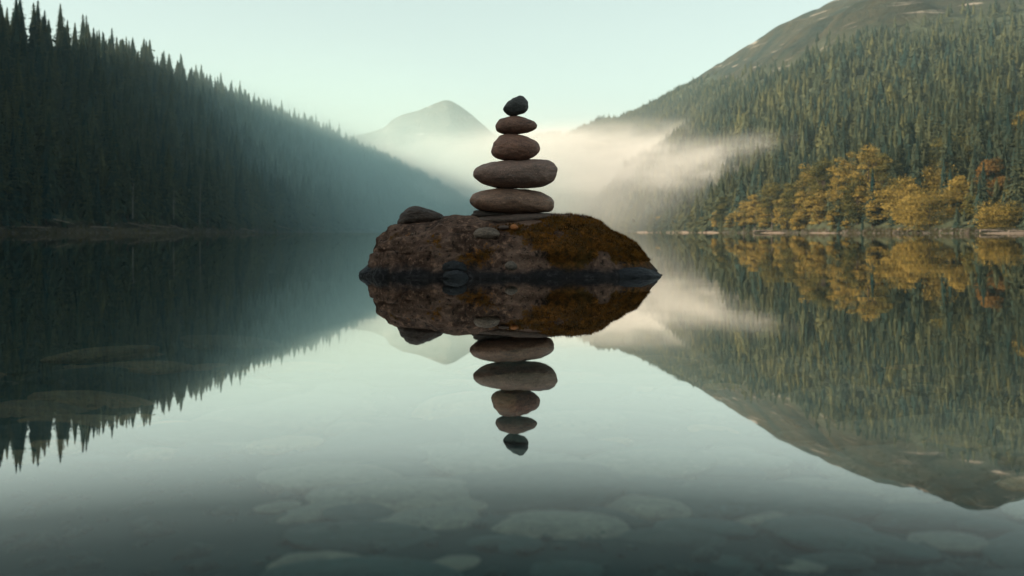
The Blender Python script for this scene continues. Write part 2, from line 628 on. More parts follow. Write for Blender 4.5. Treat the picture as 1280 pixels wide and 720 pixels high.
def conifer_crown(rng, h, levels, nb, twigs, width=0.155, base=0.10, ragged=0.3):
    V, tint = [], []
    def tri(a, b, c, t):
        V.extend((a, b, c)); tint.extend((t, t, t))
    for i in range(levels):
        f = (i + 0.35 * rng.random()) / levels
        z = h * (base + (0.975 - base) * f)
        Rr = h * width * (1 - f) ** 0.8 * (0.75 + 0.4 * rng.random()) + h * 0.012
        off = rng.random() * 6.28
        for k in range(nb):
            if rng.random() < ragged * 0.35: continue
            a = off + 6.283 * (k + 0.6 * rng.random()) / nb
            L = Rr * (1 - ragged * rng.random())
            droop = (0.15 + 0.45 * (1 - f) + 0.2 * rng.random()) * L
            d = np.array((math.cos(a), math.sin(a), 0)); s = np.array((-d[1], d[0], 0))
            p0 = np.array((0, 0, z))
            def P(t): return p0 + d * L * t + np.array((0, 0, -droop * t ** 1.4 + 0.10 * L * t * t))
            tt = min(1, max(0, 0.25 + 0.35 * rng.random() + 0.15 * f))
            for j in range(twigs):
                t0 = j / twigs; t1 = (j + 1.25) / twigs
                wl = L * (0.50 if twigs > 1 else 0.36) * (1 - 0.55 * t0) * (0.7 + 0.6 * rng.random())
                A, B = P(t0), P(min(t1, 1.08))
                for sg in (-1, 1):
                    tip = P(t0 + 0.6 * (t1 - t0)) + s * sg * wl * 0.8 + d * wl * 0.35 + np.array((0, 0, -wl * (0.35 + 0.7 * rng.random())))
                    tri(A, B, tip, tt + 0.12 * (rng.random() - 0.5))
    # added light-blocking core that makes the crown shade itself: ragged sheets round the trunk
    for i in range(7):
        f0 = i / 7
        zt, zb = h * (base + (0.97 - base) * (f0 + 0.30)), h * (base * 0.8 + (0.97 - base) * f0)
        r0 = h * width * 0.62 * (1 - f0) ** 0.85
        o = rng.random() * 6
        for k in range(6):
            a0, a1 = o + k * 1.05, o + (k + 1.1) * 1.05
            ra, rb = r0 * rng.uniform(0.7, 1.15), r0 * rng.uniform(0.7, 1.15)
            tri((0, 0, min(zt, h * 0.98)), (ra * math.cos(a0), ra * math.sin(a0), zb + rng.uniform(-.03, .03) * h), (rb * math.cos(a1), rb * math.sin(a1), zb + rng.uniform(-.03, .03) * h), 0.2 + 0.2 * rng.random())
    # leader
    for k in range(3):
        a = 2.1 * k
        tri((0, 0, h), (0.02 * h * math.cos(a), 0.02 * h * math.sin(a), h * 0.92), (0.02 * h * math.cos(a + 2), 0.02 * h * math.sin(a + 2), h * 0.93), 0.4)
    V = np.array(V, dtype=np.float32).reshape(-1, 3)
    return V, np.arange(len(V), dtype=np.int32).reshape(-1, 3), np.array(tint, dtype=np.float32)


rng = random.Random(7)
CON = []           # detailed spruces, unit 20 m
for i in range(7):
    h = 20.0
    cv, cf, ct = conifer_crown(rng, h, 25 + i % 3, 8, 4, 0.165 + 0.05 * rng.random(), 0.05 + 0.10 * rng.random(), 0.25 + 0.35 * rng.random())
    cm = make_mesh('crown', cv, cf, M['needles'], {'tint': ct})
    tv, tf = tube([(0, 0, -1.5), (0, 0, 4), (0.1, 0, 12), (0, 0, 19.2)], [0.34, 0.27, 0.16, 0.03])
    tm = make_mesh('trunk', tv, tf, M['bark'], None, True)
    CON.append((cm, tm))
LOW = [conifer_crown(rng, 20.0, 9, 6, 1, 0.20 + 0.12 * rng.random(), 0.05, 0.5) for _ in range(8)]
MIDL = [conifer_crown(rng, 20.0, 14, 7, 2, 0.18 + 0.12 * rng.random(), 0.05, 0.5) for _ in range(6)]


def sample_hill(hill, spacing, t0, t1, q0, q1, ok, seed):
    r = random.Random(seed)
    out = []
    nt_ = 1600
    # walk over the loft in cells of about the wanted spacing
    t = t0
    while t < t1:
        a, b = catmull(hill.S, t), catmull(hill.Rg, t)
        a2, b2 = catmull(hill.S, t + 0.02), catmull(hill.Rg, t + 0.02)
        m2 = (b2 + a2) / 2 - (b + a) / 2
        step_len = math.hypot(m2[0], m2[1]) / 0.02 + 1e-6
        dt = spacing / step_len
        L = math.hypot(b[0] - a[0], b[1] - a[1])
        q = q0 / L
        while q < (q1 if q1 > 0 else -q1 / L):
            tt = min(max(t + dt * (r.random() - 0.5) * 1.0, 0), len(hill.S) - 1.001)
            qq = q + (r.random() - 0.5) * spacing / L
            p = hill.point(tt, qq)
            if ok(p, r): out.append(p)
            q += spacing / L
        t += dt
    return out


def in_frame(p, h, margin=40):
    if p[1] < 60: return False
    px, Y = px_of(*p)
    return -margin < px < 1280 + margin and Y - h / p[1] * F < 760


trees = []     # (x, y, z, height, region)
r2 = random.Random(21)
for p in sample_hill(hillL, 8.5, 2.0, len(LEFT) + 6 - 1.0, 7.0, 1.22, lambda p, r: p[2] > 1.6, 5):
    hh = r2.uniform(12, 21) if r2.random() < 0.85 else r2.uniform(20, 25)
    trees.append((*p, hh, 'L'))
RPX, RSD = [c[0] for c in RIGHT][::-1], [c[1] for c in RIGHT][::-1]
def okR(p, r):
    px, Y = px_of(*p)
    if p[2] < 0.5 or px > 1420: return False
    b = above_treeline(*p)
    if 890 < px < 1320 and p[1] < np.interp(px, RPX, RSD) + 24 and r.random() < 0.8: return False     # leafy belt along the shore
    return r.random() > b * 1.25
for p in sample_hill(hillR, 9.5, 1.5, len(RIGHT) - 1.0, 9.0, 1.0, okR, 9):
    hh = (r2.uniform(8, 18) if r2.random() < 0.85 else r2.uniform(18, 24)) * max(0.45, 1 - p[2] / 420)
    trees.append((*p, hh, 'R'))
for p in sample_hill(hillL, 4.5, 5.0, len(LEFT) + 6 - 1.0, 4.0, -26.0, lambda p, r: p[2] > 1.0 and r.random() < 0.8, 15):
    trees.append((*p, r2.uniform(2.5, 7.5), 'L'))
for p in sample_hill(hillR, 4.5, 1.5, len(RIGHT) - 1.0, 3.0, -38.0, lambda p, r: p[2] > 0.3 and px_of(*p)[0] < 1400 and r.random() < (0.15 if px_of(*p)[0] > 890 else 0.8), 16):
    trees.append((*p, r2.uniform(2.5, 8.0), 'R'))
for i in range(500):     # wood on the valley floor at the head of the lake
    y = r2.uniform(1570, 2100)
    px = r2.uniform(500, 800)
    trees.append(((px - 640) / F * y, y, 0.8, r2.uniform(14, 24), 'V'))
# trees behind the camera side that only cast the shade of the left hill
print('trees', len(trees))


def vis_key(t):
    return t[3] / t[1] if (t[1] > 60 and in_frame(t[:3], t[3], 0)) else -1


order = sorted(range(len(trees)), key=lambda i: -vis_key(trees[i]))
solo = set(order[:290])

protos = {}
REG = {'L': ('dark spruce massed among others in the shade of the left hillside', 'spruces on the shaded left hillside'),
       'R': ('olive green spruce massed among others on the sunlit right mountainside', 'spruces on the sunlit right mountainside'),
       'V': ('small pale spruce in the mist at the head of the lake', 'spruces at the head of the lake')}
first = []
for cm, tm in CON:
    root = empty('spruce_tree')
    link('crown', cm, root); link('trunk', tm, root)
    first.append(root)
used = [False] * len(first)


def place_conifer(x, y, z, h, label, group, k=None):
    k = r2.randrange(len(first)) if k is None else k
    if not used[k]:
        o = first[k]; used[k] = True
    else:
        o = copy_tree(first[k])
    o.location = (x, y, z)
    o.rotation_euler = (0, 0, r2.uniform(0, 6.28))
    s = h / 20.0
    ws = s * r2.uniform(0.85, 1.2)
    o.scale = (ws, ws, s)
    tag(o, label, 'tree', group)
    return o


fv, ff, ft = [], [], []
nofs = 0
for i, (x, y, z, h, reg) in enumerate(trees):
    if i in solo:
        place_conifer(x, y, z, h, *REG[reg])
        continue
    V, Fc, T = (MIDL if (0 < y < 650 and h > 8) else LOW)[r2.randrange(6)]
    a = r2.uniform(0, 6.28)
    s = h / 20.0
    ws = s * (r2.uniform(1.0, 1.6) if reg == 'R' else r2.uniform(0.9, 1.25))
    c, sn = math.cos(a) * ws, math.sin(a) * ws
    q = np.empty_like(V)
    q[:, 0] = V[:, 0] * c - V[:, 1] * sn + x
    q[:, 1] = V[:, 0] * sn + V[:, 1] * c + y
    q[:, 2] = V[:, 2] * s + z - 0.3
    fv.append(q); ff.append(Fc + nofs); nofs += len(V)
    tn = r2.gauss(-0.02, 0.24) if reg == 'R' else r2.gauss(-0.16, 0.10)  # region tint puts part of the slope's shade into the needle colour
    tn += 0.30 * mn.noise(Vector((x * 0.014, y * 0.014, z * 0.02)))  # broad tint patches imitate uneven light and deeper shadow
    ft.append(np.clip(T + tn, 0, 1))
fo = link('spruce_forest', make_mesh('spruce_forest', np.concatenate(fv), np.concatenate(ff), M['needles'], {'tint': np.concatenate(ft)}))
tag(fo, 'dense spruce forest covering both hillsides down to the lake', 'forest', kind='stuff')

# tall spruces that stand out against the sky along the left ridge: (column, row of the tip, height in rows)
SKYL = [(20, 0, 72), (42, 2, 70), (76, 6, 72), (108, 18, 58), (124, 36, 42), (140, 34, 46), (158, 45, 50), (183, 50, 44), (205, 62, 40), (226, 66, 44), (245, 80, 36), (276, 90, 38), (300, 100, 30), (318, 115, 26), (338, 122, 26), (352, 124, 26), (368, 134, 22), (395, 142, 26), (412, 148, 22), (424, 153, 22), (442, 166, 18)]
ORD = ['first', 'second', 'third', 'fourth', 'fifth', 'sixth', 'seventh', 'eighth', 'ninth', 'tenth', 'eleventh', 'twelfth', 'thirteenth', 'fourteenth', 'fifteenth', 'sixteenth', 'seventeenth', 'eighteenth', 'nineteenth', 'twentieth', 'twenty-first', 'twenty-second']
cols = [c[0] for c in LEFT]
for n, (p, Y, hp) in enumerate(SKYL):
    d = float(np.interp(p, cols, [c[3] for c in LEFT])) - 4
    x, y, zt = at(p, Y, d)
    h = min(hp / F * d + 6, 30)
    place_conifer(x, y, zt - h, h, 'tall spruce against the sky on the left ridge, %s from the left edge' % ORD[n], 'tall spruces on the left ridge')

# bare pale trunks in the dark wood on the left shore
for p, yt, yb, d, lab in [(43, 228, 268, 285, 'faint grey bare trunk in the dark wood nearest the left edge'), (106, 232, 262, 300, 'short faint bare trunk in the dark wood left of the bright one'),
                          (166, 222, 267, 312, 'bright pale bare trunk in the dark wood left of the other bright trunk'), (217, 232, 268, 345, 'thin grey bare trunk in the dark wood between two brighter trunks'),
                          (250, 222, 275, 362, 'bright pale bare trunk standing farthest right in the dark left wood')]:
    a, b = at(p, yb, d), at(p + 0.6, yt, d)
    hh = b[2] - a[2]
    root = empty('dead_tree', (a[0], a[1], a[2]))
    tv, tf = tube([(0, 0, -1.5), (0, 0, hh * .3), (0.15, 0, hh * .7), (0.05, 0, hh)], [0.17, 0.13, 0.08, 0.02])
    link('trunk', make_mesh('trunk', tv, tf, M['pale_bark'], None, True), root)
    for k in range(4):
        an = k * 2.3; zz = hh * (0.45 + 0.12 * k)
        bvv, bff = tube([(0, 0, zz), (0.5 * math.cos(an), 0.5 * math.sin(an), zz + 0.1), (1.0 * math.cos(an), 1.0 * math.sin(an), zz + 0.05)], [0.05, 0.035, 0.012], 5)
        link('branch', make_mesh('branch', bvv, bff, M['pale_bark'], None, True), root)
    tag(root, lab, 'tree', 'bare trunks in the dark left wood')


# ------------------------------------------------------------------ broadleaf trees and bushes on the right shore
def broadleaf(rng, h, wd, clumps, leaves, leaf, base, mat, layered=0.0, depth=None):
    """returns meshes: crown made of leaf clumps, trunk with limbs. layered > 0 flattens the clumps into drooping tiers"""
    depth = depth or wd
    cs = []
    for k in range(clumps):
        for _ in range(40):
            u = np.array([rng.uniform(-1, 1), rng.uniform(-1, 1), rng.uniform(-0.9, 1)])
            l = np.linalg.norm(u)
            if 0.35 < l < 1.0: break
        zc = h * (base + (1 - base) * (0.5 + 0.42 * u[2]))
        cs.append(((u[0] * wd * 0.40, u[1] * depth * 0.40, zc), wd * rng.uniform(0.12, 0.24) * (1.15 if layered else 1), rng.uniform(-0.36, 0.28)))
    V, T = [], []
    per = leaves // clumps
    for (c, r, ct) in cs:
        for _ in range(per):
            u = np.array([rng.gauss(0, 1), rng.gauss(0, 1), rng.gauss(0, 1)])
            u /= np.linalg.norm(u) + 1e-6
            rad = r * (0.55 + 0.5 * rng.random())
            flat = 0.42 if layered else 0.8
            p = np.array(c) + u * rad * np.array((1, 1, flat))
            if layered: p[2] -= layered * (u[0] ** 2 + u[1] ** 2) * r * 0.5
            if p[2] < 0.1: p[2] = 0.1 + 0.3 * rng.random()
            n = u * 0.9 + np.array([rng.gauss(0, 0.55), rng.gauss(0, 0.55), rng.gauss(0, 0.55) + 0.2])
            n /= np.linalg.norm(n) + 1e-6
            a = np.cross(n, [0.3, 0.2, 1.0]); a /= np.linalg.norm(a) + 1e-6
            b = np.cross(n, a)
            s = leaf * rng.uniform(0.6, 1.4)
            V += [p - a * s, p - b * s * 0.55 + a * s * 0.1, p + a * s * 1.1, p + b * s * 0.55]
            t = 0.45 + ct + rng.gauss(0, 0.14) + 0.12 * u[2]
            T += [t] * 4
    V = np.array(V); n = len(V) // 4
    cm = make_mesh('crown', V, np.arange(4 * n).reshape(-1, 4), mat, {'tint': np.clip(T, 0, 1)})
    tv, tf = tube([(0, 0, -0.8), (0.1, 0, h * 0.2), (-0.1, 0.1, h * 0.5), (0, 0, h * 0.8)], [h * .022 + .05, h * .017 + .03, h * .010 + .02, 0.03], 7)
    o = len(tv)
    for (c, r, ct) in cs[:8]:
        z0 = max(0.3, c[2] * 0.45)
        bv_, bf_ = tube([(0, 0, z0), (c[0] * .5, c[1] * .5, z0 * .45 + c[2] * .55), (c[0] * .95, c[1] * .95, c[2])], [h * .009 + .02, h * .006 + .015, 0.015], 5)
        tv += bv_; tf += [tuple(i + o for i in q) for q in bf_]
        o = len(tv)
    tm = make_mesh('trunk', tv, tf, M['bark'], None, True)
    return cm, tm


shore_px = [c[0] for c in RIGHT][::-1]
shore_d = [c[1] for c in RIGHT][::-1]
br = random.Random(99)
# (column, row of the top, row of the foot, width in columns, metres behind the shore, look, label)
BROAD = [
    (1162, 228, 288, 104, 5, 'goldbush', 'large golden mounded bush drooping over the water on the right shore'),
    (1250, 246, 288, 74, 4, 'goldbush', 'low golden bush at the right edge of the picture beside the water'),
    (1272, 224, 284, 40, 12, 'olive', 'olive green leafy tree behind the low bush at the right edge'),
    (1128, 214, 287, 52, 9, 'gold', 'golden tree at the left end of the large drooping bush'),
    (1168, 200, 270, 66, 30, 'gold', 'golden tree rising behind the large drooping golden bush'),
    (1238, 190, 278, 44, 26, 'rust', 'rust brown thin leaved tree in front of the dark gap near the right edge'),
    (1086, 172, 288, 46, 16, 'gold', 'tall golden green tree, rightmost of the tall leafy row'),
    (1056, 178, 288, 44, 14, 'gold', 'tall golden tree with a hanging crown in the middle of the leafy row'),
    (1030, 190, 289, 40, 16, 'olive', 'olive leafy tree between two taller golden trees of the row'),
    (1012, 196, 289, 38, 12, 'gold', 'golden leafy tree, leftmost of the tall leafy row'),
    (1106, 180, 286, 40, 22, 'olive', 'olive leafy tree beside the dark spruces right of the leafy row'),
    (1042, 256, 289, 22, 3, 'gold', 'short golden tree leaning over the water below the leafy row'),
    (1000, 262, 289, 26, 3, 'gold', 'round golden bush at the water under the leftmost tall golden tree'),
    (984, 268, 290, 18, 2, 'gold', 'small golden bush at the water left of the round one'),
    (965, 222, 289, 34, 10, 'olive', 'hazy olive tree standing left of the leafy row'),
    (944, 236, 289, 26, 9, 'gold', 'hazy golden tree left of the hazy olive tree'),
    (916, 262, 290, 22, 3, 'gold', 'pale golden bush on the hazy shore behind the log raft'),
    (898, 258, 290, 22, 3, 'gold', 'pale golden bush on the hazy shore left of its twin'),
    (880, 266, 290, 18, 3, 'olive', 'pale olive bush at the left end of the hazy bushes'),
    (846, 262, 290, 18, 5, 'olive', 'faint leafy tree in the haze above the sand strip'),
    (1058, 272, 289, 12, 2, 'gold', 'tiny golden sapling in the dark gap at the water'),
    (1282, 130, 200, 46, 90, 'gold', 'golden tree high on the slope at the right edge of the picture'),
    (1146, 236, 288, 44, 12, 'gold', 'yellow green tree tucked against the left side of the large drooping bush'),
    (1200, 214, 282, 46, 22, 'gold', 'golden tree rising right behind the large drooping golden bush'),
    (1222, 236, 286, 34, 14, 'olive', 'olive bush in the gap between the two golden bushes at the right'),
    (1072, 214, 288, 40, 9, 'olive', 'olive tree in front between the two tallest golden trees of the row'),
    (1096, 226, 288, 34, 8, 'gold', 'golden tree low in front of the right end of the leafy row'),
    (1024, 232, 289, 34, 8, 'gold', 'golden tree low in front of the left part of the leafy row'),
    (992, 222, 289, 36, 14, 'olive', 'olive tree at the left end of the leafy row behind the round bush'),
    (978, 236, 289, 28, 8, 'gold', 'golden tree left of the round bush in thin haze'),
    (930, 246, 289, 26, 7, 'gold', 'hazy golden tree between the hazy pair and the pale bushes'),
    (955, 250, 289, 24, 6, 'gold', 'short hazy golden tree above the floating log'),
    (906, 240, 289, 26, 18, 'olive', 'hazy olive tree behind the two pale golden bushes'),
    (868, 256, 290, 20, 9, 'olive', 'faint olive tree in haze left of the pale olive bush'),
    (826, 264, 290, 18, 9, 'gold', 'faint golden tree in thick haze, leftmost of the leafy trees'),
    (1190, 160, 235, 56, 60, 'olive', 'olive green tree high behind the golden trees near the right edge'),
]
for (p, yt, yb, wpx, back, look, lab) in BROAD:
    d = float(np.interp(p, shore_px, shore_d)) + back
    t_ = None
    x, y, _ = at(p, yb, d)
    zt = at(p, yt, d)[2]
    z0 = max(0.5, at(p, yb, d)[2])
    h = zt - z0
    wd = wpx / F * d
    small = wpx < 24
    if look == 'goldbush':
        cm, tm = broadleaf(br, h, wd, 64, 13000, 0.16, 0.02, M['gold'], 0.9, wd * 0.6)
    else:
        cm, tm = broadleaf(br, h, wd, 16 if small else 60, 2200 if small else 9500, (0.22 if look == 'rust' else 0.22) * max(1, d / 400), 0.02 if h < 9 else 0.05, M[look], 0.5)
    root = empty('leafy_bush' if (look == 'goldbush' or 'bush' in lab) else 'leafy_tree', (x, y, z0))
    link('crown', cm, root); link('trunk', tm, root)
    tag(root, lab, 'bush' if 'bush' in lab else 'tree', 'leafy trees and bushes along the right shore')

# dead grass tufts on the spit, sand strips and driftwood
def sand_strip(p0, p1, label, hgt):
    pts = []
    n = 40
    for i in range(n):
        p = p0 + (p1 - p0) * i / (n - 1)
        d = float(np.interp(p, shore_px, shore_d)) - 6
        e = math.sin(math.pi * min(1, max(0, i / (n - 1)))) ** 0.4
        for k, (dd, zz) in enumerate([(-6, -0.3), (-3, 0.25), (0, 0.75), (4, 1.0), (9, 0.9)]):
            x, y, _ = at(p, HZ, d + dd)
            pts.append((x, y, -0.3 + (zz + 0.3) * hgt * e * (0.85 + 0.3 * mn.noise(Vector((x * .2, y * .2, k))))))
    o = link('sandy_shore', make_mesh('sandy_shore', pts, grid_faces(n, 5), M['sand'], None, True))
    tag(o, kind='structure')


sand_strip(784, 866, '', 2.0)
sand_strip(866, 902, '', 1.1)
sand_strip(950, 985, '', 0.7)
sand_strip(1222, 1330, '', 0.6)
sand_strip(1008, 1050, '', 0.6)


def log(p, Y, d, length, rad, ang, tilt, label, group, name='driftwood_log'):
    x, y, z = at(p, Y, d)
    L = length / 2
    tv, tf = tube([(-L, 0, 0), (-L * .4, 0.04 * L, rad * .3), (L * .3, -0.03 * L, 0.1 * rad), (L, 0.02 * L, 0)], [rad, rad * .92, rad * .75, rad * .45], 8)
    n0 = len(tv)
    tf = [tuple(q) for q in tf]
    c0, c1 = len(tv), len(tv) + 1
    tv += [(-L - 0.01, 0, 0), (L + 0.01, 0.02 * L, 0)]
    for k in range(8):
        tf.append((c0, (k + 1) % 8, k, k)); tf.append((c1, 24 + k, 24 + (k + 1) % 8, 24 + (k + 1) % 8))
    me = bpy.data.meshes.new(name)
    me.from_pydata(tv, [], [tuple(dict.fromkeys(q)) for q in tf])
    me.materials.append(M['drift'])
    o = link(name, me, None, (x, y, max(z, rad * 0.3)))
    o.rotation_euler = (0, tilt, ang)
    tag(o, label, 'log', group)
    return o


LOGS = [(40, 284, 262, 9, .16, 0.1, 0.03, 'long low driftwood log lying on the dark bank nearest the left edge'),
        (80, 277, 272, 5, .13, 0.2, 0.25, 'short driftwood log tilted down towards the water on the dark left bank'),
        (128, 284, 288, 6, .15, 0.3, 0.05, 'driftwood log lying flat between two tilted logs on the dark left bank'),
        (176, 282, 305, 8, .14, -0.2, 0.20, 'slender driftwood log sloping down to the right below the bright bare trunk'),
        (200, 283, 318, 9, .14, 0.2, 0.10, 'slender driftwood log lying across the bank right of the bright bare trunk'),
        (224, 285, 330, 6, .12, 0.1, 0.30, 'steeply tilted driftwood log right of the slender pair'),
        (314, 288, 430, 6, .16, 0.3, 0.22, 'driftwood log at the water edge midway along the left bank'),
        (354, 284, 495, 10, .2, 0.1, 0.25, 'curved pale driftwood log on the bank left of the hazy ones'),
        (392, 284, 570, 12, .2, 0.1, 0.12, 'hazy driftwood log farther along the left bank'),
        (448, 289, 720, 22, .3, 0.0, 0.0, 'bright pale driftwood log at the water just left of the rock')]
for a in LOGS:
    log(*a, 'driftwood on the left bank')
log(968, 289, 418, 16, .42, 0.05, 0, 'pale log floating as a raft at the right shore left of the leafy row', 'logs at the right shore')
log(1240, 288.5, 243, 5.4, .30, 0.03, 0, 'thick pale log at the water under the low bush at the right edge', 'logs at the right shore')
log(1275, 289, 243, 5.0, .22, -0.05, 0, 'thin pale log at the water touching the right edge', 'logs at the right shore')
log(1122, 288.6, 284, 2.4, .14, 0.1, 0, 'short grey log at the water below the large golden bush', 'logs at the right shore')

# broken stones and dry grass along both shores, too many to count
qr = random.Random(55)
uv, uf, ut = [], [], []
OC = np.array([(1, 0, 0), (0, 1, 0), (-1, 0, 0), (0, -1, 0), (0, 0, 1), (0, 0, -1)], float)
OF = [(0, 1, 4), (1, 2, 4), (2, 3, 4), (3, 0, 4), (1, 0, 5), (2, 1, 5), (3, 2, 5), (0, 3, 5)]
gv, gt = [], []
for hill, n, ta, tb, mx in ((hillL, 2600, 5.0, 17.5, 6.0), (hillR, 1800, 2.5, 15.0, 4.0)):
    for _ in range(n):
        t = ta + (tb - ta) * qr.random()
        a, b = catmull(hill.S, t), catmull(hill.Rg, t)
        L = math.hypot(b[0] - a[0], b[1] - a[1])
        x, y, z = hill.point(t, (qr.random() ** 1.5 * mx - 0.6) / L)
        if y < 60: continue
        r = qr.uniform(0.12, 0.5) * (1 + y / 900)
        if qr.random() < 0.6:
            w3 = OC * np.array([[qr.uniform(.6, 1.3) for _ in range(3)] for _ in range(6)]) * np.array((r, r, r * 0.6))
            an = qr.uniform(0, 6.3)
            q3 = np.stack([w3[:, 0] * math.cos(an) - w3[:, 1] * math.sin(an) + x, w3[:, 0] * math.sin(an) + w3[:, 1] * math.cos(an) + y, w3[:, 2] + max(z, -0.05)], 1)
            o = len(uv)
            uv += [tuple(k) for k in q3]; uf += [(i + o, j + o, k + o) for i, j, k in OF]
        else:
            tc = qr.random()
            for _k in range(7):
                an = qr.uniform(0, 6.3); hh = qr.uniform(0.4, 1.1) * (1 + y / 1200)
                bx_, by_ = x + qr.gauss(0, .3), y + qr.gauss(0, .3)
                gv += [(bx_ - .05, by_, z - .1), (bx_ + .05, by_, z - .1), (bx_ + math.cos(an) * hh * .45, by_ + math.sin(an) * hh * .45, z + hh)]
                gt += [tc] * 3
M['rubble'] = plain('shore rubble', (0.035, 0.032, 0.029), (0.13, 0.112, 0.095), 0.6)
tag(link('shore_rubble', make_mesh('shore_rubble', uv, uf, M['rubble'])), kind='stuff')
M['grass'] = foliage_mat('dry shore grass', (0.035, 0.036, 0.018), (0.14, 0.115, 0.055), 0.2)
tag(link('shore_grass', make_mesh('shore_grass', gv, np.arange(len(gv)).reshape(-1, 3), M['grass'], {'tint': gt})), kind='stuff')

# ------------------------------------------------------------------ rock
RC = 6.05
SC = RC / F
PROF = np.array([(450, 346), (453, 343), (459, 336), (466, 327), (471, 317), (475, 303), (481, 291), (490, 283), (500, 279), (515, 277.5), (535, 276), (556, 271), (575, 269), (595, 269.5), (625, 275), (655, 273),
                 (690, 268), (715, 268), (735, 271), (748, 277), (760, 286), (773, 294), (785, 303.5), (796, 315), (806, 328), (815, 338), (822, 343), (824, 347)], float)


def rock_mesh():
    nu, na = 420, 240
    u = np.linspace(0, 1, nu)
    pxs = 450 + (824 - 450) * (0.5 - 0.5 * np.cos(np.pi * u)) * 0.65 + (824 - 450) * u * 0.35
    V, moss = [], []
    for p in pxs:
        Yt = np.interp(p, PROF[:, 0], PROF[:, 1])
        x = (p - 640) * SC
        hz = H + (HZ - Yt) * SC
        e = (p - 637) / 187
        yr = 0.44 * max(0.0, 1 - abs(e) ** 3.2) ** 0.5 + 0.02
        hz = max(hz, -0.02)
        for a in np.linspace(-1, 1, na):
            # half ring over the top, then walls going down under water
            th = a * math.pi * 0.5 * 1.25
            c, s = math.cos(th), math.sin(th)
            pw = 2.0 / 3.0
            yy = math.copysign(abs(s) ** pw, s) * yr
            if abs(th) <= math.pi / 2:
                zz = max(c, 0) ** pw * (hz + 0.0)
            else:
                zz = c * 0.9
                yy = math.copysign(yr * (1 + 0.35 * abs(c)), s)
            # apron flaring at the waterline
            fl = math.exp(-(zz / 0.045) ** 2) * 0.05 if zz > -0.2 else 0.05
            yy += math.copysign(fl, s)
            V.append((x, yy, zz))
    V = np.array(V)
    me = make_mesh('rock', V, grid_faces(nu, na), None)
    nr = np.empty(len(V) * 3, dtype=np.float32)
    me.vertices.foreach_get('normal', nr)
    nr = nr.reshape(-1, 3)
    if nr[:, 2].mean() < 0: nr = -nr
    bpy.data.meshes.remove(me)
    out = V.copy()
    for i, (x, y, z) in enumerate(V):
        q = Vector((x, y, z))
        left = 1 / (1 + math.exp((x + 0.17 + 0.45 * mn.noise(Vector((x * 2.2, y * 2.2, z * 3.5 + 4))) + 0.6 * (0.2 - z)) / 0.10))
        d = 0.030 * fbm(x * 3.2, y * 3.2, z * 4.5 + 2, 3)
        # granite: fractured blocks on the left
        vd, _ = mn.voronoi(Vector((x * 5 + 3, y * 5, z * 8 + mn.noise(q * 6) * 0.5)))
        crack = max(0.0, 1 - (vd[1] - vd[0]) / 0.16)
        d -= left * 0.017 * crack
        d += left * 0.018 * (mn.cell(Vector((x * 5 + 3, y * 5, z * 8))) - 0.5) * 0.5
        d += left * 0.020 * (0.5 - abs(mn.noise(Vector((x * 6 + 2, y * 6, z * 11)))) * 2)
        d += (0.006 + 0.008 * left) * fbm(x * 16, y * 16, z * 20, 4)
        # mossy cushions on the right
        d += (1 - left) * 0.010 * abs(mn.noise(Vector((x * 9, y * 9, z * 9))))
        # ledge at the foot
        lx = math.exp(-((x - 0.255) / 0.10) ** 2) * math.exp(-((z - 0.135) / 0.045) ** 2) * (y < 0)
        d += 0.045 * lx
        k = 1.0 if z > 0.02 else 0.5
        top = max(0.0, nr[i, 2]) ** 4 * (1 if z > 0.2 else 0)
        d *= (1 - 0.65 * top)
        out[i] = V[i] + nr[i] * d * k
        m = 0.40 + 0.85 * (x + 0.02) + 0.75 * fbm(x * 4, y * 4, z * 6, 3) + 0.12 * mn.noise(q * 15) - 0.6 * max(0, 0.10 - z) / 0.1
        moss.append(min(1, max(0, min(m, 0.95))))
    return out, nr, np.array(moss), nu, na


rv, rn, rmoss, nu, na = rock_mesh()
rf = grid_faces(nu, na)[:, ::-1]
rock = link('boulder_rock', make_mesh('boulder_rock', rv, rf, M['rock'], {'moss': rmoss}, True), None, (0, RC, 0))
tag(rock, 'broad mossy brown rock rising from the lake under the stacked stones', 'rock')
# moss tufts
mr = random.Random(4)
mv, mt = [], []
idx = [i for i in range(len(rv)) if rmoss[i] > 0.45 and rv[i][2] > 0.08 and rv[i][1] < 0.35]
for _ in range(22000):
    i = mr.choice(idx)
    p = rv[i]; n = rn[i]
    L = mr.uniform(0.004, 0.012)
    t = np.array([mr.gauss(0, 1), mr.gauss(0, 1), mr.gauss(0, 1)]); t /= np.linalg.norm(t)
    b = p + t * 0.003
    tip = b + (n + t * 0.7) * L
    s = np.cross(n, t) * mr.uniform(0.0015, 0.003)
    mv += [b - s, b + s, tip]
    c = min(1, max(0, 0.5 + 0.9 * mn.noise(Vector(p) * 22) + mr.gauss(0, 0.15)))
    mt += [c] * 3
mo = link('moss', make_mesh('moss', np.array(mv), np.arange(len(mv)).reshape(-1, 3), M['moss'], {'tint': mt}), rock)
mo['kind'] = 'stuff'


# ------------------------------------------------------------------ stones
import bmesh


def ico(sub):
    bm = bmesh.new()
    bmesh.ops.create_icosphere(bm, subdivisions=sub, radius=1)
    v = np.array([x.co[:] for x in bm.verts]); f = np.array([[q.index for q in x.verts] for x in bm.faces])
    bm.free()
    return v, f


ICO6, ICO5, ICO4 = ico(6), ico(5), ico(4)


